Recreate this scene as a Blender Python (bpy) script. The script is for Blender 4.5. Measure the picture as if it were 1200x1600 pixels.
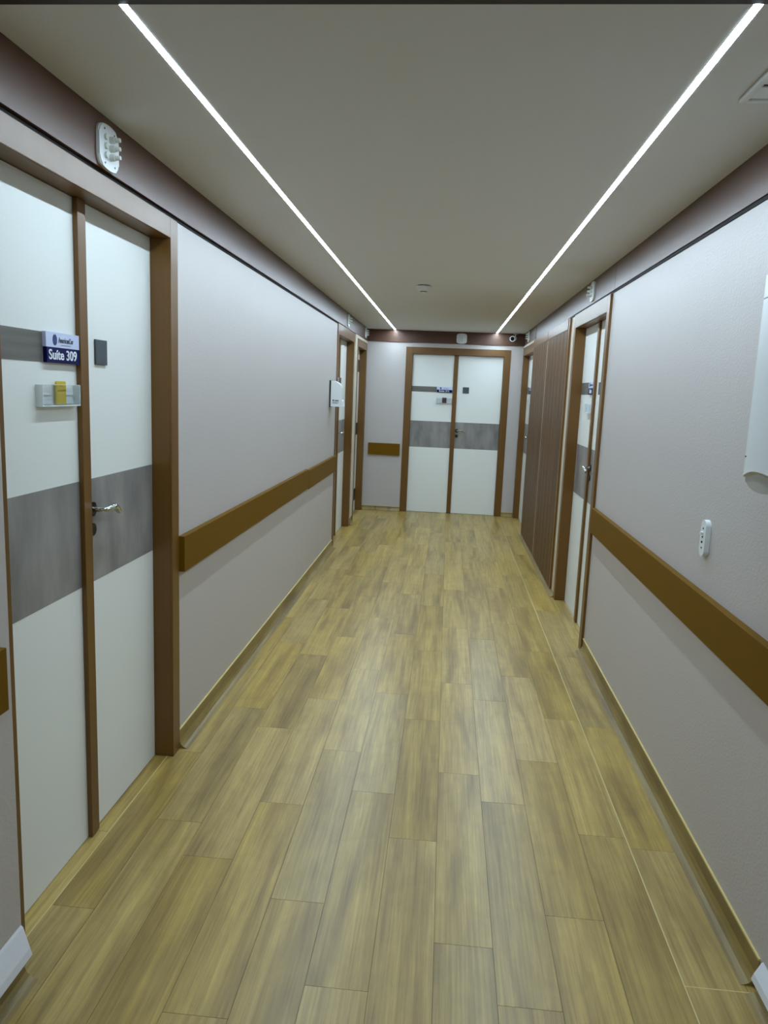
import bpy, bmesh, math, random
from mathutils import Vector, Matrix
random.seed(7)
scene = bpy.context.scene
for o in list(bpy.data.objects):
    bpy.data.objects.remove(o)

# ------------------------------------------------------------------ camera
CAM_Z = 1.557
YAW, PIT, ROL, FPX = -0.07947675, 0.16094357, 0.04045705, 1161.84
def rotm():
    c, s = math.cos(YAW), math.sin(YAW); Ry = Matrix(((c, -s, 0), (s, c, 0), (0, 0, 1)))
    B = Matrix(((1, 0, 0), (0, 0, -1), (0, 1, 0)))
    c, s = math.cos(PIT), math.sin(PIT); Rx = Matrix(((1, 0, 0), (0, c, -s), (0, s, c)))
    c, s = math.cos(ROL), math.sin(ROL); Rz = Matrix(((c, -s, 0), (s, c, 0), (0, 0, 1)))
    return Rz @ Rx @ B @ Ry
M = rotm()
cd = bpy.data.cameras.new('camera'); cam = bpy.data.objects.new('camera', cd)
scene.collection.objects.link(cam)
cd.sensor_fit = 'VERTICAL'; cd.sensor_height = 24.0; cd.lens = FPX / 1600 * 24.0
cd.clip_start = 0.05; cd.clip_end = 60
mw = Matrix.Identity(4)
for i in range(3):
    mw[i][0] = M[0][i]; mw[i][1] = -M[1][i]; mw[i][2] = -M[2][i]
mw[2][3] = CAM_Z
cam.matrix_world = mw
scene.camera = cam

# ------------------------------------------------------------------ world, exposure
w = bpy.data.worlds.new('world'); scene.world = w; w.use_nodes = True
w.node_tree.nodes['Background'].inputs[0].default_value = (0.8, 0.85, 0.9, 1)
w.node_tree.nodes['Background'].inputs[1].default_value = 0.05
vs = scene.view_settings
vs.view_transform = 'Standard'; vs.look = 'None'; vs.gamma = 1.0; vs.use_curve_mapping = False
vs.exposure = 0.0
STRIP = 130.0            # strength of the ceiling light lines
STRIP_COL = (0.69, 0.88, 1.04)

# ------------------------------------------------------------------ materials
def lin(c):
    return tuple(((x / 255) / 12.92 if x / 255 <= 0.04045 else ((x / 255 + 0.055) / 1.055) ** 2.4) for x in c)
MATS = {}
def mat(name, rgb, rough=0.5, metal=0.0, bump=0.0, bscale=200, var=0.0, vscale=(4, 4, 4), rgb2=None,
        spec=0.5, trans=0.0, randv=0.0, vdet=3.0, coat=0.0, ior=1.45, obj=True, bstretch=(1, 1, 1)):
    m = bpy.data.materials.new(name); m.use_nodes = True
    nt = m.node_tree; N = nt.nodes; L = nt.links
    b = N['Principled BSDF']
    b.inputs['Roughness'].default_value = rough
    b.inputs['Metallic'].default_value = metal
    b.inputs['Specular IOR Level'].default_value = spec
    b.inputs['Transmission Weight'].default_value = trans
    b.inputs['Coat Weight'].default_value = coat
    b.inputs['IOR'].default_value = ior
    c = lin(rgb) + (1,)
    b.inputs['Base Color'].default_value = c
    tc = N.new('ShaderNodeTexCoord')
    src = tc.outputs['Object']
    col = None
    if var or rgb2:
        mp = N.new('ShaderNodeMapping'); mp.inputs['Scale'].default_value = vscale
        L.new(src, mp.inputs[0])
        n = N.new('ShaderNodeTexNoise'); n.inputs['Scale'].default_value = 1.0; n.inputs['Detail'].default_value = vdet
        L.new(mp.outputs[0], n.inputs['Vector'])
        r = N.new('ShaderNodeValToRGB')
        r.color_ramp.elements[0].position = 0.3; r.color_ramp.elements[1].position = 0.7
        c2 = lin(rgb2) + (1,) if rgb2 else tuple(x * (1 - var) for x in c[:3]) + (1,)
        r.color_ramp.elements[0].color = c2; r.color_ramp.elements[1].color = c
        L.new(n.outputs['Fac'], r.inputs[0]); col = r.outputs[0]
        L.new(col, b.inputs['Base Color'])
    if bump:
        mp = N.new('ShaderNodeMapping'); mp.inputs['Scale'].default_value = bstretch
        L.new(src, mp.inputs[0])
        n = N.new('ShaderNodeTexNoise'); n.inputs['Scale'].default_value = bscale; n.inputs['Detail'].default_value = 3
        L.new(mp.outputs[0], n.inputs['Vector'])
        bp = N.new('ShaderNodeBump'); bp.inputs['Strength'].default_value = bump; bp.inputs['Distance'].default_value = 0.002
        L.new(n.outputs['Fac'], bp.inputs['Height']); L.new(bp.outputs[0], b.inputs['Normal'])
    MATS[name] = m
    return m
mat('wall_paper', (190, 183, 179), 0.48, bump=0.45, bscale=90, var=0.03, vscale=(1.2, 1.2, 1.2), spec=0.75, bstretch=(1, 1, 1.6))
mat('gypsum', (220, 219, 219), 0.9, bump=0.1, bscale=30, spec=0.1)
mat('laminate_white', (233, 235, 230), 0.36, spec=0.4, bump=0.02, bscale=20)
mat('concrete_band', (154, 150, 146), 0.36, rgb2=(112, 109, 108), vscale=(9, 9, 3.0), spec=0.4, vdet=5)
mat('metal_band', (116, 112, 104), 0.38, rgb2=(96, 94, 88), vscale=(3, 3, 60), spec=0.5)
mat('laminate_brown', (108, 72, 18), 0.36, var=0.08, vscale=(30, 30, 1.2), spec=0.62)
mat('laminate_fascia', (84, 52, 32), 0.40, var=0.08, vscale=(3, 1.0, 40), spec=0.6)
mat('rail_brown', (108, 76, 6), 0.6, spec=0.12, bump=0.05, bscale=300)
mat('panel_wood', (108, 78, 44), 0.5, rgb2=(78, 54, 28), vscale=(45, 45, 1.4), spec=0.22, vdet=6)
mat('shadow_black', (22, 20, 20), 0.7, spec=0.2)
mat('beam_dark', (50, 40, 42), 0.5, spec=0.3)
mat('plastic_white', (222, 226, 226), 0.35, spec=0.5)
mat('plastic_tube', (214, 218, 210), 0.25, spec=0.5)
mat('plastic_beige', (160, 156, 146), 0.5)
mat('plastic_dark', (40, 42, 44), 0.45)
mat('plate_slate', (74, 82, 86), 0.45, spec=0.3)
mat('chrome', (190, 190, 188), 0.12, metal=1.0)
mat('steel_dark', (70, 66, 62), 0.3, metal=1.0)
mat('hinge_black', (24, 26, 26), 0.45)
mat('sign_white', (205, 214, 240), 0.3)
mat('sign_navy', (10, 12, 74), 0.5, spec=0.15)
mat('sign_text', (236, 240, 250), 0.4)
mat('logo_blue', (52, 70, 140), 0.4, rgb2=(24, 36, 92), vscale=(60, 60, 60))
mat('ink_grey', (84, 92, 112), 0.5)
m = bpy.data.materials.new('acrylic'); m.use_nodes = True; nt = m.node_tree; nt.nodes.clear()
a_ = nt.nodes.new('ShaderNodeBsdfTransparent'); b_ = nt.nodes.new('ShaderNodeBsdfGlossy'); b_.inputs['Roughness'].default_value = 0.08
x_ = nt.nodes.new('ShaderNodeMixShader'); x_.inputs[0].default_value = 0.10; o_ = nt.nodes.new('ShaderNodeOutputMaterial')
a_.inputs[0].default_value = (0.95, 0.97, 0.97, 1)
nt.links.new(a_.outputs[0], x_.inputs[1]); nt.links.new(b_.outputs[0], x_.inputs[2]); nt.links.new(x_.outputs[0], o_.inputs[0]); MATS['acrylic'] = m
mat('acrylic_edge', (226, 232, 232), 0.3)
mat('insert_grey', (222, 224, 226), 0.5)
mat('card_yellow', (206, 180, 40), 0.5)
mat('card_red', (70, 8, 26), 0.6, spec=0.15)
mat('plaster', (206, 204, 204), 0.8, bump=0.5, bscale=40)
mat('gold_trim', (214, 194, 128), 0.45, spec=0.5)
mat('gold_top', (188, 168, 130), 0.4)
mat('cream_trim', (206, 196, 176), 0.5)
mat('glass_black', (8, 8, 12), 0.08)

def vinyl(name, plank=True, tone=1.0):
    m = bpy.data.materials.new(name); m.use_nodes = True
    nt = m.node_tree; N = nt.nodes; L = nt.links; b = N['Principled BSDF']
    oi = N.new('ShaderNodeObjectInfo'); geo = N.new('ShaderNodeNewGeometry')
    off = N.new('ShaderNodeVectorMath'); off.operation = 'MULTIPLY_ADD'
    comb = N.new('ShaderNodeCombineXYZ')
    if plank:
        for i in range(3): L.new(oi.outputs['Random'], comb.inputs[i])
    L.new(comb.outputs[0], off.inputs[0]); off.inputs[1].default_value = (37, 61, 13)
    L.new(geo.outputs['Position'], off.inputs[2])
    def noise(sc, det, rough=0.6, dist=0.0):
        mp = N.new('ShaderNodeMapping'); mp.inputs['Scale'].default_value = sc
        L.new(off.outputs[0], mp.inputs[0])
        n = N.new('ShaderNodeTexNoise'); n.inputs['Scale'].default_value = 1; n.inputs['Detail'].default_value = det
        n.inputs['Roughness'].default_value = rough; n.inputs['Distortion'].default_value = dist
        L.new(mp.outputs[0], n.inputs['Vector']); return n
    broad = noise((14, 1.1, 1), 3, 0.55, 0.4)       # wide streaks within a plank
    fine = noise((120, 2.6, 1), 5, 0.7, 0.25)       # fine grain
    cross = noise((9, 7, 1), 4, 0.6, 0.8)         # faint cross flecks
    r1 = N.new('ShaderNodeValToRGB'); e = r1.color_ramp.elements
    e[0].position = 0.30; e[0].color = lin((147, 121, 64)) + (1,)
    e[1].position = 0.72; e[1].color = lin((198, 171, 97)) + (1,)
    x = e.new(0.5); x.color = lin((179, 152, 83)) + (1,)
    L.new(broad.outputs['Fac'], r1.inputs[0])
    mx = N.new('ShaderNodeMix'); mx.data_type = 'RGBA'; mx.blend_type = 'MULTIPLY'
    r2 = N.new('ShaderNodeValToRGB'); r2.color_ramp.elements[0].position = 0.32; r2.color_ramp.elements[1].position = 0.62
    r2.color_ramp.elements[0].color = (0.50, 0.47, 0.42, 1); r2.color_ramp.elements[1].color = (1.06, 1.05, 1.02, 1)
    L.new(fine.outputs['Fac'], r2.inputs[0])
    mx.inputs[0].default_value = 0.62
    L.new(r1.outputs[0], mx.inputs[6]); L.new(r2.outputs[0], mx.inputs[7])
    mx2 = N.new('ShaderNodeMix'); mx2.data_type = 'RGBA'; mx2.blend_type = 'MULTIPLY'; mx2.inputs[0].default_value = 0.35
    r3 = N.new('ShaderNodeValToRGB'); r3.color_ramp.elements[0].position = 0.35; r3.color_ramp.elements[1].position = 0.65
    r3.color_ramp.elements[0].color = (0.72, 0.70, 0.68, 1); r3.color_ramp.elements[1].color = (1.1, 1.08, 1.02, 1)
    L.new(cross.outputs['Fac'], r3.inputs[0]); L.new(mx.outputs[2], mx2.inputs[6]); L.new(r3.outputs[0], mx2.inputs[7])
    last = mx2.outputs[2]
    if plank:
        hsv = N.new('ShaderNodeHueSaturation')
        mr = N.new('ShaderNodeMapRange'); mr.inputs[3].default_value = 0.87; mr.inputs[4].default_value = 1.07
        L.new(oi.outputs['Random'], mr.inputs[0]); L.new(mr.outputs[0], hsv.inputs['Value'])
        ma = N.new('ShaderNodeMath'); ma.operation = 'MULTIPLY'; ma.inputs[1].default_value = 7.31; L.new(oi.outputs['Random'], ma.inputs[0])
        fr = N.new('ShaderNodeMath'); fr.operation = 'FRACT'; L.new(ma.outputs[0], fr.inputs[0])
        mr2 = N.new('ShaderNodeMapRange'); mr2.inputs[3].default_value = 0.93; mr2.inputs[4].default_value = 1.04
        L.new(fr.outputs[0], mr2.inputs[0]); L.new(mr2.outputs[0], hsv.inputs['Saturation'])
        L.new(last, hsv.inputs['Color']); last = hsv.outputs[0]
    if tone != 1.0:
        hv = N.new('ShaderNodeHueSaturation'); hv.inputs['Value'].default_value = tone; hv.inputs['Saturation'].default_value = 1.0
        L.new(last, hv.inputs['Color']); last = hv.outputs[0]
    L.new(last, b.inputs['Base Color'])
    b.inputs['Roughness'].default_value = 0.34; b.inputs['Specular IOR Level'].default_value = 0.5
    bp = N.new('ShaderNodeBump'); bp.inputs['Strength'].default_value = 0.12; bp.inputs['Distance'].default_value = 0.001
    L.new(fine.outputs['Fac'], bp.inputs['Height']); L.new(bp.outputs[0], b.inputs['Normal'])
    MATS[name] = m
vinyl('vinyl_plank'); vinyl('vinyl_cove', False, 0.60)
mat('vinyl_joint', (96, 78, 46), 0.6)
mat('vinyl_weld', (204, 188, 132), 0.5)
m = bpy.data.materials.new('light_diffuser'); m.use_nodes = True
nt = m.node_tree; nt.nodes.clear()
em = nt.nodes.new('ShaderNodeEmission'); out = nt.nodes.new('ShaderNodeOutputMaterial')
em.inputs[0].default_value = STRIP_COL + (1,); em.inputs[1].default_value = STRIP
nt.links.new(em.outputs[0], out.inputs[0]); MATS['light_diffuser'] = m

# ------------------------------------------------------------------ mesh helpers
C = scene.collection
def box(bm, x0, x1, y0, y1, z0, z1, bev=0.0, mi=0):
    g = bmesh.ops.create_cube(bm, size=1.0)
    vs_ = g['verts']
    for v in vs_:
        v.co = Vector((x0 + (v.co.x + .5) * (x1 - x0), y0 + (v.co.y + .5) * (y1 - y0), z0 + (v.co.z + .5) * (z1 - z0)))
    fs = set(f for v in vs_ for f in v.link_faces)
    for f in fs: f.material_index = mi
    if bev > 0:
        es = list(set(e for v in vs_ for e in v.link_edges))
        bmesh.ops.bevel(bm, geom=es, offset=bev, segments=2, affect='EDGES', profile=0.5)
def prism(bm, pts, axis, a0, a1):
    """pts: 2-D outline (ccw); extruded along axis 0/1/2 from a0 to a1"""
    def P(p, a):
        l = list(p); l.insert(axis, a); return Vector(l)
    A = [bm.verts.new(P(p, a0)) for p in pts]; B = [bm.verts.new(P(p, a1)) for p in pts]
    n = len(pts)
    bm.faces.new(A); bm.faces.new(B[::-1])
    for i in range(n):
        bm.faces.new((A[i], B[i], B[(i + 1) % n], A[(i + 1) % n]))
def tube(bm, path, r, seg=12, caps=True):
    rings = []
    path = [Vector(p) for p in path]
    rr = r if isinstance(r, (list, tuple)) else [r] * len(path)
    up = Vector((0, 0, 1))
    for i, p in enumerate(path):
        d = (path[min(i + 1, len(path) - 1)] - path[max(i - 1, 0)]).normalized()
        u = up if abs(d.dot(up)) < 0.95 else Vector((1, 0, 0))
        a = d.cross(u).normalized(); b = d.cross(a).normalized()
        rings.append([bm.verts.new(p + (a * math.cos(t) + b * math.sin(t)) * rr[i]) for t in [2 * math.pi * k / seg for k in range(seg)]])
    for i in range(len(rings) - 1):
        for k in range(seg):
            bm.faces.new((rings[i][k], rings[i][(k + 1) % seg], rings[i + 1][(k + 1) % seg], rings[i + 1][k]))
    if caps:
        bm.faces.new(rings[0][::-1]); bm.faces.new(rings[-1])
def finish(name, bm, material, parent=None, smooth=False, **props):
    bmesh.ops.recalc_face_normals(bm, faces=bm.faces)
    me = bpy.data.meshes.new(name); bm.to_mesh(me); bm.free()
    for mm in (material if isinstance(material, (list, tuple)) else [material]):
        me.materials.append(MATS[mm])
    if smooth:
        for p in me.polygons: p.use_smooth = True
        try: me.set_sharp_from_angle(angle=math.radians(40))
        except Exception: pass
    o = bpy.data.objects.new(name, me); C.objects.link(o)
    if parent: o.parent = parent
    for k, v in props.items(): o[k] = v
    return o
def boxes(name, lst, material, parent=None, bev=0.0, **props):
    bm = bmesh.new()
    for b in lst: box(bm, *b, bev=bev)
    return finish(name, bm, material, parent, **props)
def empty(name, loc, rz=0, **props):
    o = bpy.data.objects.new(name, None); C.objects.link(o); o.location = loc; o.rotation_euler = (0, 0, rz)
    o.empty_display_size = 0.1
    for k, v in props.items(): o[k] = v
    return o
def rrect(cx, cy, w_, h_, r, n=6):
    pts = []
    for (sx, sy, a0) in ((1, 1, 0), (-1, 1, 90), (-1, -1, 180), (1, -1, 270)):
        for k in range(n + 1):
            a = math.radians(a0 + 90 * k / n)
            pts.append((cx + sx * (w_ / 2 - r) + r * math.cos(a), cy + sy * (h_ / 2 - r) + r * math.sin(a)))
        if sx * sy > 0:          # points along the top and bottom edges
            for k in range(1, 8):
                pts.append((cx + sx * (w_ / 2 - r) * (1 - 2 * k / 8), cy + sy * h_ / 2))
    return pts
def text_mesh(body, size, sx=1.0, off=0.0):
    cu = bpy.data.curves.new('t', 'FONT'); cu.body = body; cu.size = size; cu.offset = off; cu.extrude = 0.0006
    cu.align_x = 'CENTER'; cu.align_y = 'CENTER'; cu.resolution_u = 4
    o = bpy.data.objects.new('t', cu); C.objects.link(o)
    dg = bpy.context.evaluated_depsgraph_get(); dg.update()
    me = bpy.data.meshes.new_from_object(o.evaluated_get(dg))
    bpy.data.objects.remove(o)
    for v in me.vertices: v.co.x *= sx
    return me
def text_part(name, lines, material, parent):
    """lines: (body, size, sx, off, x, y(front), z): text upright facing local -Y; all in one mesh"""
    bm = bmesh.new()
    for body, size, sx, off, x, y, z in lines:
        me = text_mesh(body, size, sx, off)
        me.transform(Matrix.Translation((x, y, z)) @ Matrix.Rotation(math.pi / 2, 4, 'X'))
        bm.from_mesh(me)
    return finish(name, bm, material, parent)

# ------------------------------------------------------------------ dimensions
XL, XR, YE, H = -1.083, 0.920, 9.700, 2.335
YB = -2.6
PIL_X, PIL_Y = -1.035, 1.656
FZ = 2.181      # underside of the fascia panels
L1 = dict(y0=1.663, y1=2.925); L2 = dict(y0=7.175, y1=8.450); L3 = dict(y0=8.690, y1=9.690)
R1 = dict(y0=4.555, y1=5.800); R2 = dict(y0=8.430, y1=9.690)
CW = 0.075

# ------------------------------------------------------------------ floor
fl = boxes('floor', [(-1.30, 1.12, YB - 0.1, YE + 0.2, -0.12, -0.0015)], 'vinyl_joint', kind='structure',
           label='oak-look vinyl plank floor running the length of the corridor')
seams = [-1.1025, -0.970, -0.802, -0.633, -0.465, -0.297, -0.128, 0.041, 0.209, 0.377, 0.553, 0.7205, 0.888]
phase = [2.90, 2.40, 2.21, 1.59, 2.04, 1.72, 2.41, 1.92, 1.72, 2.08, 2.53, 2.47, 1.85]
seams_all = [-1.262] + seams + [1.045]
ph_all = [2.3] + phase
PL, GAP = 0.978, 0.0013
shared = {}
for i in range(len(seams_all) - 1):
    xa, xb = seams_all[i], seams_all[i + 1]
    y = ph_all[i] - PL * 8
    while y + PL < -0.3: y += PL
    while y < YE + 0.06:
        ya, yb = max(y, -0.6), min(y + PL, YE + 0.06)
        if yb - ya > 0.03:
            wdt, ln = xb - xa - GAP, yb - ya - GAP
            key = (round(wdt, 4), round(ln, 4))
            if key not in shared:
                bm = bmesh.new(); box(bm, -wdt / 2, wdt / 2, -ln / 2, ln / 2, -0.0015, 0.0005)
                o = finish('plank', bm, 'vinyl_plank', fl); shared[key] = o.data
            else:
                o = bpy.data.objects.new('plank', shared[key]); C.objects.link(o); o.parent = fl
            o.location = ((xa + xb) / 2, (ya + yb) / 2, 0)
        y += PL
boxes('plank_surface', [(-1.262, 1.045, YB, -0.602, -0.0015, 0.0005)], 'vinyl_cove', fl, kind='stuff')
boxes('weld_seam', [(0.7185, 0.7225, -0.5, YE, -0.001, 0.0009)], 'vinyl_weld', fl)
boxes('weld_seam', [(-1.1040, -1.1010, 1.66, 2.85, -0.001, 0.0009)], 'vinyl_weld', fl)
boxes('weld_seam', [(0.722, 0.905, 1.848, 1.851, -0.001, 0.0009)], 'vinyl_weld', fl)

# ------------------------------------------------------------------ walls
T = 0.22
def side_wall(name, xf, sgn, holes, label):
    """xf face of the wall, sgn -1 left / +1 right (solid side)"""
    a, b = sorted((xf, xf + sgn * T)); L = []
    y = YB
    for (h0, h1, zt) in holes:
        L.append((a, b, y, h0, -0.02, H + 0.1)); L.append((a, b, h0, h1, zt, H + 0.1)); y = h1
    L.append((a, b, y, YE + 0.2, -0.02, H + 0.1))
    return boxes(name, L, 'wall_paper', kind='structure', label=label)
def hole(d, zin): return (d['y0'] + CW - 0.02, d['y1'] - CW + 0.02, zin + 0.02)
side_wall('wall_left', XL, -1, [hole(L1, 2.095), hole(L2, 2.080), hole(L3, 2.060)], 'left corridor wall in pale pinkish grey textured covering')
side_wall('wall_right', XR, 1, [hole(R1, 2.070), hole(R2, 2.060)], 'right corridor wall in pale pinkish grey textured covering')
EX0, EX1, EZ, ECW = -0.570, 0.758, 2.130, 0.086
boxes('wall_back', [(XL, EX0 + ECW - .02, YE, YE + T, -.02, H + .1), (EX1 - ECW + .02, XR, YE, YE + T, -.02, H + .1),
                    (EX0 + ECW - .02, EX1 - ECW + .02, YE, YE + T, EZ - ECW + .02, H + .1)], 'wall_paper', kind='structure',
      label='end wall of the corridor around the far double door')
boxes('wall_front', [(XL, XR, YB - 0.1, YB, 0, H + .1)], 'wall_paper', kind='structure', label='wall closing the corridor behind the viewer')
# slightly proud pier on the near left
boxes('wall_left_pier', [(XL, PIL_X, YB, PIL_Y, 0.0, H)], 'wall_paper', kind='structure', label='slightly proud stretch of left wall at the near left edge, before the nearest door')

# ------------------------------------------------------------------ ceiling, beam, light lines
SLX, SRX = -0.722, 0.564
boxes('ceiling', [(XL - .02, XR + .02, PIL_Y + 0.012, YE + .02, H, H + 0.1)], 'gypsum', kind='structure', label='flat white plasterboard ceiling between two light lines')
boxes('ceiling_near', [(XL - .02, XR + .02, YB - .1, 1.25, H, H + 0.1)], 'gypsum', kind='structure', label='ceiling stretch above the viewer, before the dark beam')
boxes('trim_1', [(PIL_X, XR, 1.25, 1.652, H - 0.001, H + 0.1)], 'beam_dark', kind='structure', label='dark cross beam at the near end of the ceiling')
boxes('trim_2', [(XL, XR, 1.652, PIL_Y + 0.012, H - 0.0002, H + 0.05)], 'gypsum', kind='structure', label='thin grey bead along the dark cross beam')
def light_line(xc, y0, y1, label, grp=None):
    t = empty('linear_ceiling_light', (xc, (y0 + y1) / 2, H), label=label, category='ceiling light', group='light lines let into the ceiling')
    l = (y1 - y0) / 2; w_ = 0.0092
    boxes('housing', [(-w_ - .002, -w_, -l, l, -.002, -.0003), (w_, w_ + .002, -l, l, -.002, -.0003)], 'gypsum', t)
    bm = bmesh.new()
    prism(bm, [(w_ * math.cos(a), -0.0003 - 0.0014 * math.sin(a)) for a in [math.pi * k / 6 for k in range(7)]], 1, -l, l)
    finish('diffuser', bm, 'light_diffuser', t)
light_line(SLX, 1.653, YE - 0.038, 'long white light line in the ceiling along the left wall')
light_line(SRX, 1.653, YE - 0.038, 'long white light line in the ceiling along the right wall')
light_line(-0.08, YB + .2, 0.6, 'added fill light line in the ceiling, unseen behind the viewer')  # unseen fill lamp, added and sized to brighten the near, low surfaces

# ------------------------------------------------------------------ fascia panels (trim)
FXL, FXR = -1.068, 0.912
boxes('trim_3', [(XL, FXL, PIL_Y, 9.69, FZ, H - .0005)], 'laminate_fascia', kind='structure', label='brown laminate fascia along the top of the left wall')
def fascia_r(n, y0, y1, label):
    boxes('trim_%d' % n, [(FXR, XR, y0, y1, FZ + .002, H - .0005)], 'laminate_fascia', kind='structure', label=label)
fascia_r(4, YB, 4.498, 'brown laminate fascia along the top of the right wall, near length')
fascia_r(5, 4.502, 8.390, 'brown laminate fascia above the right side door and wood panels')
fascia_r(6, 8.425, 9.69, 'short brown laminate fascia in the far right corner')
boxes('trim_7', [(FXL, FXR, 9.688, YE, 2.183, H - .0005)], 'laminate_fascia', kind='structure', label='brown laminate fascia across the end wall, lit by the light lines')
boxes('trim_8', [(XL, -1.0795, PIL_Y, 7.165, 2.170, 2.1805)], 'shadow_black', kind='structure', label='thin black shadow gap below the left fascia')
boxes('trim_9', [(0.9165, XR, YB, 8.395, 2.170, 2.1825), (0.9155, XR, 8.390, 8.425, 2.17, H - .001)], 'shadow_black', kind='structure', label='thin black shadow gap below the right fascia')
boxes('trim_10', [(XL, -1.072, 8.505, 9.69, 2.148, 2.180), (XL, -1.072, 8.52, 8.665, 0.085, 2.148)], 'cream_trim', kind='structure', label='cream edge strip around the far left doorway')
boxes('trim_11', [(0.908, XR, 8.43, 9.69, 2.158, 2.1825)], 'cream_trim', kind='structure', label='cream edge strip above the far right doorway')

# ------------------------------------------------------------------ skirting coves
def cove(name, p0, p1, nx, ny, label, zt=0.078, gold=True):
    """vinyl upturn between p0 and p1 on the wall line; n = direction into the corridor"""
    prof = [(0.0, 0.0006), (0.046, 0.0006), (0.034, 0.003), (0.022, 0.009), (0.012, 0.020), (0.006, 0.036), (0.0035, zt), (0.0, zt)]
    bm = bmesh.new(); n = len(prof)
    A = [bm.verts.new((p0[0] + nx * d, p0[1] + ny * d, z)) for d, z in prof]
    B = [bm.verts.new((p1[0] + nx * d, p1[1] + ny * d, z)) for d, z in prof]
    bm.faces.new(A); bm.faces.new(B[::-1])
    for i in range(n): bm.faces.new((A[i], B[i], B[(i + 1) % n], A[(i + 1) % n]))
    t = finish(name, bm, 'vinyl_cove', kind='structure', label=label)
    if gold:
        e = 0.006
        xs = sorted((p0[0], p1[0], p0[0] + nx * e, p1[0] + nx * e)); ys = sorted((p0[1], p1[1], p0[1] + ny * e, p1[1] + ny * e))
        boxes('edge_strip', [(xs[0], xs[-1], ys[0], ys[-1], zt, zt + .006)], 'gold_trim', t)
    return t
cove('baseboard_left', (XL, L1['y1']), (XL, L2['y0']), 1, 0, 'vinyl skirting upturn with gold edge between the left doors')
cove('baseboard_left_far', (XL, L2['y1']), (XL, L3['y0']), 1, 0, 'short vinyl skirting between the two far left doors')
cove('baseboard_right', (XR, 1.875), (XR, R1['y0']), -1, 0, 'vinyl skirting upturn with gold edge along the right wall')
cove('baseboard_right_far', (XR, R1['y1']), (XR, R2['y0']), -1, 0, 'low vinyl skirting under the wood panels', zt=0.022)
cove('baseboard_back_left', (XL, YE), (EX0, YE), 0, -1, 'vinyl skirting left of the far double door', zt=0.055)
cove('baseboard_back_right', (EX1, YE), (XR, YE), 0, -1, 'vinyl skirting right of the far double door', zt=0.055)
cove('baseboard_left_near', (PIL_X, YB), (PIL_X, PIL_Y - .006), 1, 0, 'low vinyl skirting at the near left edge', zt=0.070)
cove('baseboard_right_near', (XR, YB), (XR, 1.845), -1, 0, 'low vinyl skirting at the near right edge', zt=0.040)
# bare plaster kerbs above the cut-down skirting
def kerb(name, xf, sg, y0, y1, pts, label):
    bm = bmesh.new()
    prism(bm, [(xf + sg * d, z) for d, z in pts], 1, y0, y1)
    o = finish(name, bm, 'plaster', kind='structure', label=label)
    m = o.data
    for v in m.vertices:                       # chipped end
        if abs(v.co.y - y1) < 1e-4 and abs(v.co.x - xf) > .02: v.co.y -= 0.02
    return o
kerb('trim_12', PIL_X, 1, YB, PIL_Y - .002, [(0, .0715), (.032, .0715), (.041, .085), (.034, .103), (.006, .145), (0, .150)], 'bare white plaster ledge low on the wall at the near left')
kerb('trim_13', XR, -1, YB, 1.860, [(0, .042), (.030, .042), (.036, .052), (.030, .068), (.004, .085), (0, .088)], 'bare white plaster ledge low on the wall at the near right')

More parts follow.
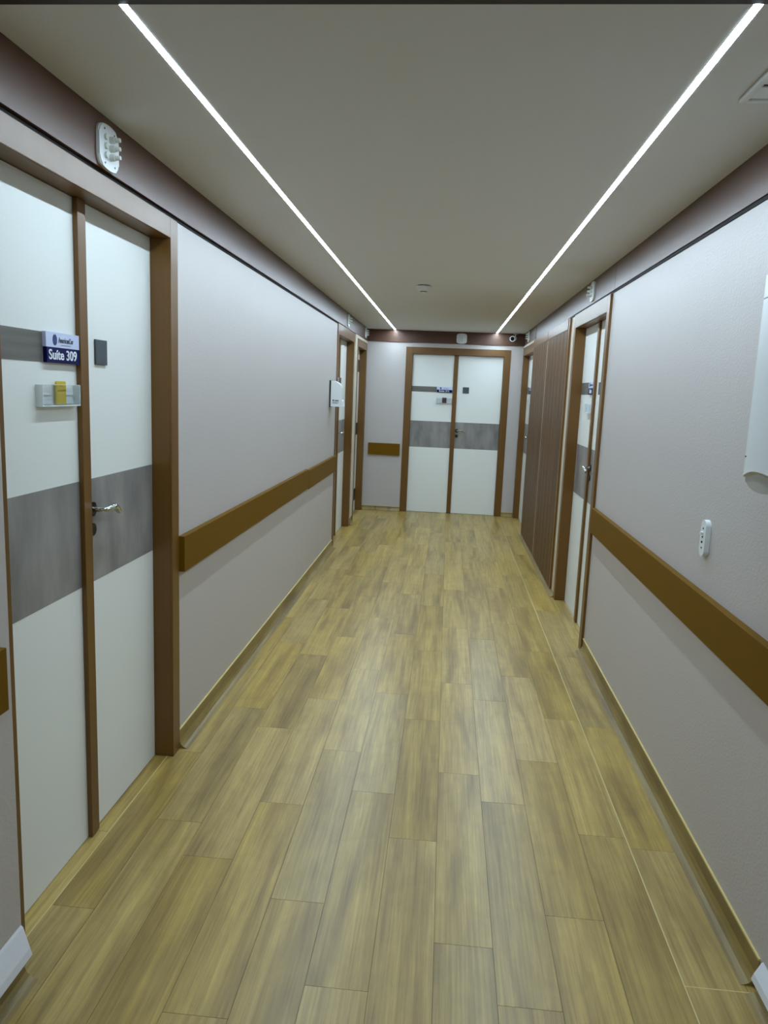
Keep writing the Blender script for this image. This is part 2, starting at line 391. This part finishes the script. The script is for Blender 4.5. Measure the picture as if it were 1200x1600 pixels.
# ------------------------------------------------------------------ doors
def door(name, loc, rz, W, zout, zin, depth, cw, mull, band, tb, sign, holder, square, lever_z, label,
         number=None, card=None, double=True, lever=True, out_thick=0.008, msz=0.016, lever_u=None):
    t = empty(name, loc, rz, kind='structure', label=label)
    # casing + lining
    lin_in = 0.02
    ol = (-0.0, W)
    bm = bmesh.new()
    def fr(lst, nm='door_frame'):
        return boxes(nm, lst, 'laminate_brown', t, bev=0.0012)
    fr([(0, cw, 0, out_thick, 0.001, zout)]); fr([(W - cw, W, 0, out_thick, 0.001, zout)])
    fr([(cw, W - cw, 0, out_thick, zin, zout)])
    e = depth + 0.045
    fr([(cw - lin_in, cw, out_thick, e, 0.001, zin)], 'jamb_lining'); fr([(W - cw, W - cw + lin_in, out_thick, e, 0.001, zin)], 'jamb_lining')
    fr([(cw - lin_in, W - cw + lin_in, out_thick, e, zin, zin + lin_in)], 'jamb_lining')
    bm.free()
    g = 0.003; zt = zin - 0.002
    def leaf(u0, u1, top):
        lf = boxes('door_leaf', [(u0 + g, u1 - g, depth, depth + .04, 0.004, zt)], 'laminate_white', t)
        boxes('grey_band', [(u0 + g, u1 - g, depth - .0007, depth + .001, band[0], band[1])], 'concrete_band', lf, label='grey stone-look band across the leaf')
        if top is not None:
            boxes('top_band', [(u0 + g, top, depth - .0007, depth + .001, tb[0], tb[1])], 'metal_band', lf, label='narrow grey metal-look band')
        return lf
    if double:
        mm = (mull[0] + mull[1]) / 2
        leaf(cw, mm, sign[0]); leaf(mm, W - cw, None)
        boxes('mullion', [(mull[0], mull[1], depth - msz, depth - .0005, 0.006, zin - .001)], 'laminate_brown', t, bev=0.001, label='brown centre cover strip between the leaves')
    else:
        lf = boxes('door_leaf', [(cw + g, W - cw - g, depth, depth + .04, 0.004, zt)], 'laminate_white', t)
        for zz in (1.86, 1.07, 0.22):
            boxes('hinge', [(W - cw - .20, W - cw - .03, depth - .004, depth, zz - .075, zz + .075)], 'hinge_black', t, label='black hinge plate')
        boxes('lock_plate', [(cw + .02, cw + .04, depth - .004, depth, .98, 1.12)], 'steel_dark', t)
    if sign:
        s0, s1 = sign; z0, z1 = tb; zm = z0 + (z1 - z0) * 0.52
        sp = boxes('sign_plate', [(s0, s1, depth - .012, depth, zm, z1 + .002)], 'sign_white', t, label='white and navy room sign')
        boxes('navy_strip', [(s0 + .002, s1, depth - .0127, depth - .001, z0, zm)], 'sign_navy', sp)
        uc = (s0 + s1) / 2; zc = (zm + z1) / 2; hh = z1 - z0
        bm = bmesh.new()
        prism(bm, [(s0 + (s1 - s0) * .25 + .0115 * math.cos(a), zc + hh * 0.01 + hh * .185 * math.sin(a)) for a in [2 * math.pi * k / 24 for k in range(24)]], 1, depth - .0132, depth - .0118)
        finish('round_logo', bm, 'logo_blue', sp)
        text_part('lettering', [('AmericanCor', hh * .26, .70, .0001, s0 + (s1 - s0) * .58, depth - .0128, zc + hh * .01)], 'ink_grey', sp)
        boxes('small_print', [(s0 + (s1 - s0) * .44, s0 + (s1 - s0) * .72, depth - .0128, depth - .012, zc - hh * .155, zc - hh * .14)], 'ink_grey', sp)
        if number:
            text_part('room_number', [(number, hh * .47, 1.08, .0006, uc - .004, depth - .0134, (z0 + zm) / 2)], 'sign_text', sp)
    if holder:
        a, b, z0, z1 = holder; y = depth
        ch = boxes('card_holder', [(a, b, y - .022, y - .0205, z0, z1)], 'acrylic', t, label='clear acrylic card holder')
        boxes('holder_edge', [(a, b, y - .022, y - .0005, z0 - .003, z0), (a - .002, a, y - .022, y - .0005, z0 - .003, z1), (b, b + .002, y - .022, y - .0005, z0 - .003, z1),
                              (a, b, y - .0222, y - .0205, z1, z1 + .0012)], 'acrylic_edge', ch)
        boxes('paper_insert', [(a + .012, a + (b - a) * .36, y - .0045, y - .0035, z0 + .004, z1 - .008), (a + (b - a) * .64, b - .012, y - .0045, y - .0035, z0 + .004, z1 - .008)], 'insert_grey', t)
    if square:
        a, b, z0, z1 = square
        boxes('square_plate', [(a, b, depth - .007, depth, z0, z1)], 'plate_slate', t, bev=.0015, label='dark slate grey square plate')
    if lever:
        u = (mull[1] + 0.024) if double else cw + .06
        y = depth
        hb = bmesh.new()
        tube(hb, [(u, y - .0005, lever_z), (u, y - .009, lever_z)], .024, 20)
        ro = finish('handle_rosette', hb, 'steel_dark', t, smooth=True)
        hb = bmesh.new()
        tube(hb, [(u, y - .008, lever_z), (u, y - .045, lever_z), (u + .008, y - .054, lever_z + .001), (u + .03, y - .057, lever_z + .004), (u + .05, y - .056, lever_z + .004), (u + .07, y - .053, lever_z - .001),
                  (u + .09, y - .050, lever_z - .011), (u + .106, y - .048, lever_z - .021)],
             [.0085, .0085, .009, .010, .0115, .0115, .0105, .0085], 14)
        finish('lever_handle', hb, 'chrome', t, smooth=True, label='chrome lever handle')
        hb = bmesh.new(); tube(hb, [(u, y - .0005, lever_z - .068), (u, y - .008, lever_z - .068)], .021, 20)
        finish('lock_cylinder', hb, 'steel_dark', t, smooth=True)
    return t
HP = math.pi / 2
door('door_1', (-1.075, L1['y0'], 0), HP, L1['y1'] - L1['y0'], 2.168, 2.095, .080, CW, (.594, .645), (.888, 1.235), (1.600, 1.685),
     (.401, .593), (.360, .572, 1.478, 1.537), (.715, .796, 1.605, 1.686), 1.135, 'nearest left double door with the sign Suíte 309', number='Suíte 309')
door('door_2', (-1.075, L2['y0'], 0), HP, L2['y1'] - L2['y0'], 2.180, 2.080, .080, CW, (.594, .645), (.876, 1.230), (1.595, 1.675),
     (.401, .593), (.36, .572, 1.47, 1.53), (.715, .796, 1.60, 1.68), 1.10, 'left double door beyond the long handrail')
door('door_3', (-1.072, L3['y0'], 0), HP, L3['y1'] - L3['y0'], 2.146, 2.060, .085, CW, None, None, None, None, None, None, 1.0,
     'far left single door with black hinges', double=False, lever=False)
door('door_4', (EX0, 9.692, 0), 0, EX1 - EX0, EZ, 2.046, .050, ECW, (.618, .672), (.857, 1.197), (1.570, 1.640),
     (.413, .612), (.413, .608, 1.435, 1.500), (.745, .825, 1.570, 1.648), 1.088, 'double door in the end wall facing the viewer', number='Suíte 311')
door('door_5', (.905, R1['y1'], 0), -HP, R1['y1'] - R1['y0'], 2.168, 2.072, .078, CW, (.605, .655), (.862, 1.225), (1.590, 1.675),
     (.425, .603), (.40, .57, 1.465, 1.525), (.745, .825, 1.59, 1.67), 1.100, 'right double door before the wood panels', number='Suíte', out_thick=.015)
door('door_6', (.908, R2['y1'], 0), -HP, R2['y1'] - R2['y0'], 2.157, 2.060, .075, CW, (.605, .655), (.862, 1.225), (1.590, 1.675),
     (.425, .603), (.40, .57, 1.465, 1.525), (.745, .825, 1.59, 1.67), 1.095, 'far right double door beyond the wood panels', out_thick=.012)

# cards standing in the holders (lift out: things of their own)
def card(loc, rz, w_, h_, m_, label):
    t = empty('card', loc, rz, label=label, category='card')
    bm = bmesh.new()
    prism(bm, [(-w_ / 2, 0), (w_ / 2, 0), (w_ / 2, h_ - .004), (w_ / 2 - .004, h_), (-w_ / 2 + .004, h_), (-w_ / 2, h_ - .004)], 1, -.003, .003)
    finish('card_body', bm, m_, t)
    bm = bmesh.new(); tube(bm, [(-w_ * .2, -.004, h_ * .86), (0, -.004, h_ * .78), (w_ * .2, -.004, h_ * .86)], .0012, 6)
    finish('crease', bm, m_, t)
card((-1.075 - .080 + .0095, 2.142, 1.4815), HP, .052, .066, 'card_yellow', 'yellow card in the clear holder on the Suíte 309 door')
card((EX0 + .5165, 9.692 + .050 - .0095, 1.438), 0, .056, .068, 'card_red', 'dark red card in the clear holder on the end door')

# ------------------------------------------------------------------ slatted wood panels, right
def wood_panel(y0, y1, label, n=6):
    t = empty('wood_panel', (XR, (y0 + y1) / 2, 0), label=label, category='wall panel', group='tall wood panels on the right wall')
    xf = -.026; l0 = y0 - (y0 + y1) / 2; l1 = -l0
    boxes('backing', [(xf + .012, -.001, l0, l1, .028, 2.168)], 'shadow_black', t)
    boxes('top_rail', [(xf - .002, xf + .012, l0, l1, 2.085, 2.168)], 'laminate_brown', t, bev=.001)
    wd = (l1 - l0) / n
    for i in range(n):
        a = l0 + i * wd
        boxes('board', [(xf, xf + .012, a + .006, a + wd - .006, .030, 2.083)], 'panel_wood', t, bev=.0015)
    return t
wood_panel(6.010, 7.195, 'slatted brown wood wall panel next to the right side door')
wood_panel(7.215, 8.405, 'slatted brown wood wall panel nearer the far right door')
boxes('trim_14', [(.895, XR, 7.197, 7.213, .03, 2.168)], 'cream_trim', kind='structure', label='pale strip between the two wood panels')
boxes('trim_15', [(.895, XR, 5.955, 6.005, .03, 2.165)], 'laminate_brown', kind='structure', label='brown edge post of the wood panels')
boxes('trim_16', [(.912, XR, 5.801, 5.953, .03, 2.165)], 'cream_trim', kind='structure', label='pale strip between the right door and the wood panels')

# ------------------------------------------------------------------ handrails (bumper boards)
def rail(loc, rz, L, z0, z1, label, th=.028):
    t = empty('bumper_rail', loc, rz, label=label, category='bumper rail', group='brown bumper rails on the walls')
    boxes('rail_board', [(0, L, -th, -.0005, z0, z1)], 'rail_brown', t, bev=.0015)
    return t
rail((XL, 2.935, 0), HP, 2.785, .782, .932, 'long brown bumper rail on the left wall starting at the nearest door')
rail((XL, 5.726, 0), HP, 1.425, .775, .922, 'shorter brown bumper rail length continuing left to the second door')
rail((PIL_X, 0.3, 0), HP, 1.300, .770, .925, 'stub of brown bumper rail at the extreme left edge')
rail((XR, 4.520, 0), -HP, 4.6, .768, .914, 'brown bumper rail along the right wall')
rail((-1.015, YE, 0), 0, .415, .736, .888, 'short brown bumper rail on the end wall left of the door')

# ------------------------------------------------------------------ nurse-call indicator lamps
LAMPG = 'white three-tube call indicators above the doors'
def indicator(loc, rz, label, first=[None]):
    if first[0] is None:
        t = empty('call_indicator', loc, rz, label=label, category='indicator lamp', group=LAMPG)
        wd, hh, ar = .130, .128, .012
        bm = bmesh.new()
        pts = [(x, z + (ar * (1 - (x / (wd / 2)) ** 2)) * (1 if z > 0 else -1)) for x, z in rrect(0, 0, wd, hh - 2 * ar, .020, 6)]
        prism(bm, pts, 1, -.011, -.0005)
        es = [e for e in bm.edges if all(abs(v.co.y + .011) < 1e-5 for v in e.verts)]
        bmesh.ops.bevel(bm, geom=es, offset=.004, segments=3, affect='EDGES')
        finish('face_plate', bm, 'plastic_white', t, smooth=True)
        for zz in (.025, 0, -.025):
            bm = bmesh.new()
            prof = [(-.011, .0100), (-.026, .0095), (-.027, .0072), (-.041, .0066), (-.043, .0055)]
            tube(bm, [(0.006, y, zz) for y, r in prof], [r for y, r in prof], 16)
            finish('lamp_tube', bm, 'plastic_tube', t, smooth=True)
            bm = bmesh.new(); tube(bm, [(-.026, -.0105, zz), (-.026, -.018, zz)], .009, 12); finish('lamp_base', bm, 'plastic_tube', t, smooth=True)
        for (sx, sz) in ((-.03, .048), (.035, .046), (-.03, -.048), (.035, -.046)):
            bm = bmesh.new(); tube(bm, [(sx, -.0108, sz), (sx, -.0118, sz)], .0032, 10); finish('screw', bm, 'plastic_dark', t)
        first[0] = t; return t
    src = first[0]; r = src.copy(); C.objects.link(r); r.location = loc; r.rotation_euler = (0, 0, rz); r['label'] = label
    for ch in list(src.children):
        c = ch.copy(); C.objects.link(c); c.parent = r
    return r
indicator((FXL, 2.305, 2.245), HP, 'white three-tube call indicator above the Suíte 309 door')
indicator((FXL, 7.790, 2.255), HP, 'white three-tube call indicator above the second left door')
indicator((FXL, 9.400, 2.262), HP, 'white three-tube call indicator above the far left door')
indicator((FXR, 5.160, 2.258), -HP, 'white three-tube call indicator above the right door before the wood panels')
indicator((FXR, 9.130, 2.262), -HP, 'white three-tube call indicator above the far right door')
indicator((0.126, 9.688, 2.252), 0, 'white call indicator on the end wall fascia, seen straight on')

# ------------------------------------------------------------------ CCTV camera
t = empty('security_camera', (.765, 9.66, H), label='small white security camera under the ceiling in the far right corner', category='camera')
bm = bmesh.new(); tube(bm, [(.03, 0, -.0005), (.03, 0, -.012)], .03, 20); finish('mount', bm, 'plastic_white', t, smooth=True)
bm = bmesh.new(); tube(bm, [(.03, 0, -.012), (.03, 0, -.05), (.01, -.02, -.062)], .009, 10); finish('bracket', bm, 'plastic_white', t, smooth=True)
bm = bmesh.new(); tube(bm, [(.02, .0, -.058), (-.014, -.09, -.072)], [.03, .035], 20); finish('housing', bm, 'plastic_white', t, smooth=True)
d = Vector((-.034, -.09, -.014)).normalized(); p = Vector((-.014, -.09, -.072))
bm = bmesh.new(); tube(bm, [p + d * .0005, p + d * .003], .026, 20); finish('lens', bm, 'glass_black', t, smooth=True)

# ------------------------------------------------------------------ smoke detector
t = empty('smoke_detector', (-.225, 5.66, H), label='round white smoke detector on the ceiling', category='smoke detector')
def lathe(bm, prof, seg=32):
    rings = [[bm.verts.new((r * math.cos(2 * math.pi * k / seg), r * math.sin(2 * math.pi * k / seg), z)) for k in range(seg)] for r, z in prof]
    for i in range(len(rings) - 1):
        for k in range(seg): bm.faces.new((rings[i][k], rings[i][(k + 1) % seg], rings[i + 1][(k + 1) % seg], rings[i + 1][k]))
    bm.faces.new(rings[0]); bm.faces.new(rings[-1][::-1])
bm = bmesh.new(); lathe(bm, [(.046, -.0005), (.046, -.006)]); finish('base_ring', bm, 'plastic_dark', t, smooth=True)
bm = bmesh.new(); lathe(bm, [(.054, -.006), (.055, -.016), (.052, -.026), (.044, -.036), (.030, -.042), (.026, -.043)]); finish('cap', bm, 'plastic_white', t, smooth=True)
bm = bmesh.new(); lathe(bm, [(.025, -.043), (.025, -.047), (.022, -.048)]); finish('sensor_grille', bm, 'plastic_dark', t, smooth=True)
bm = bmesh.new(); lathe(bm, [(.021, -.048), (.018, -.052), (.008, -.054)]); finish('sensor_cap', bm, 'plastic_white', t, smooth=True)

# ------------------------------------------------------------------ ceiling cassette / vent at the right edge
t = empty('ceiling_vent', (.80, 1.99, H), label='white framed ceiling vent cut by the right edge of the frame', category='ceiling vent')
fw = .018; a = .098; l0, l1 = -.20, .135
bm = bmesh.new()
for b_ in ((-a, -a + fw, l0, l1), (a - fw, a, l0, l1), (-a + fw, a - fw, l0, l0 + fw), (-a + fw, a - fw, l1 - fw, l1)):
    box(bm, b_[0], b_[1], b_[2], b_[3], -.012, -.0005, bev=.003)
finish('vent_frame', bm, 'plastic_white', t, smooth=True)
boxes('vent_back', [(-a + fw, a - fw, l0 + fw, l1 - fw, -.002, -.0006)], 'shadow_black', t)
boxes('vent_blade', [(-a + fw + .002, a - fw - .002, l1 - fw - .075, l1 - fw - .004, -.008, -.004)], 'plastic_white', t)
for k in range(4):
    y1 = l1 - fw - .092 - k * .052
    boxes('vent_blade', [(-a + fw + .002, a - fw - .002, y1 - .044, y1, -.008, -.004)], 'plastic_white', t)

# ------------------------------------------------------------------ paper towel dispenser, right wall
t = empty('towel_dispenser', (XR, 1.925, 1.36), label='large white towel dispenser on the right wall at the frame edge', category='dispenser')
# local: x negative into corridor, y along the wall
def shell(bm, z_of, z1, dep, half, rad, inset=0.0, n=8):
    """plan outline rounded towards the corridor; bottom height z_of(y)"""
    pl = [(0, half - inset)]
    pl += [(-(dep - rad) - rad * math.sin(t_), (half - inset - rad) + rad * math.cos(t_)) for t_ in [HP * k / n for k in range(n + 1)]]
    for k in range(1, 14): pl.append((-dep - .012 * math.sin(math.pi * k / 14), (half - inset - rad) * (1 - 2 * k / 14)))
    pl += [(-(dep - rad) - rad * math.cos(t_), -(half - inset - rad) - rad * math.sin(t_)) for t_ in [HP * k / n for k in range(n + 1)]]
    pl.append((0, -(half - inset)))
    A = [bm.verts.new((x, y, z_of(x, y))) for x, y in pl]; B = [bm.verts.new((x, y, z1)) for x, y in pl]
    m_ = len(pl)
    for i in range(m_): bm.faces.new((A[i], A[(i + 1) % m_], B[(i + 1) % m_], B[i]))
    bm.faces.new(B); bm.faces.new(A[::-1])
arch = lambda x, y: .008 + .026 * min(1, max(0, -x / .11)) * max(0, 1 - (y / .14) ** 2)
bm = bmesh.new(); shell(bm, arch, .468, .128, .14, .022); finish('front_cover', bm, 'plastic_white', t, smooth=True)
bm = bmesh.new(); shell(bm, lambda x, y: .471, .528, .128, .14, .022); finish('top_cap', bm, 'plastic_white', t, smooth=True)
bm = bmesh.new(); shell(bm, lambda x, y: .006 - .024 * max(0, 1 - (y / .14) ** 2), .06, .122, .14, .022, inset=.002); finish('bottom_tray', bm, 'plastic_beige', t, smooth=True, label='beige bottom tray')
boxes('back_plate', [(-.02, 0, -.128, .128, -.030, .52)], 'plastic_dark', t)
boxes('latch', [(-.129, -.124, .112, .122, .063, .067)], 'plastic_dark', t)

# ------------------------------------------------------------------ wall call plate (pill)
t = empty('call_plate', (XR, 2.618, 1.099), -HP, label='small white pill-shaped call plate on the right wall', category='call button')
bm = bmesh.new(); prism(bm, rrect(0, 0, .050, .128, .0245, 10), 1, -.018, -.0005)
es = [e for e in bm.edges if all(abs(v.co.y + .018) < 1e-5 for v in e.verts)]
bmesh.ops.bevel(bm, geom=es, offset=.004, segments=3, affect='EDGES')
finish('plate_body', bm, 'plastic_white', t, smooth=True)
for z_, r_, m_, h_ in ((.034, .0034, 'plastic_dark', .0015), (.018, .0060, 'plastic_white', .009), (.004, .0036, 'steel_dark', .002), (-.014, .0042, 'steel_dark', .003), (-.034, .0034, 'plastic_dark', .0015)):
    bm = bmesh.new(); tube(bm, [(0, -.018, z_), (0, -.018 - h_, z_)], r_, 14)
    finish('button' if h_ > .005 else 'screw' if h_ < .0018 else 'socket', bm, m_, t, smooth=True)

# ------------------------------------------------------------------ sanitiser dispenser, left wall
t = empty('sanitizer_dispenser', (XL, 6.84, 1.40), label='white sanitizer dispenser projecting from the left wall beside the second door', category='dispenser')
boxes('back_plate', [(0.0005, .014, -.058, .058, -.006, .236)], 'plastic_dark', t)
prof = [(.014, .0), (.126, .0), (.131, .004), (.131, .012), (.122, .055), (.112, .065), (.110, .17), (.104, .190), (.088, .208), (.062, .224), (.036, .232), (.014, .234)]
bm = bmesh.new(); prism(bm, prof, 1, -.056, .056)
finish('cover', bm, 'plastic_white', t)
bm = bmesh.new(); prism(bm, [(.038 + .0065 * math.cos(a_), .056 + .0085 * math.sin(a_)) for a_ in [2 * math.pi * k / 16 for k in range(16)]], 1, -.0568, -.0558)
finish('round_logo', bm, 'logo_blue', t)
boxes('print_line', [(.050, .088, -.0566, -.0558, .050, .060)], 'ink_grey', t)
boxes('print_line', [(.030, .088, -.0566, -.0558, .037, .041), (.030, .080, -.0566, -.0558, .028, .032)], 'ink_grey', t)
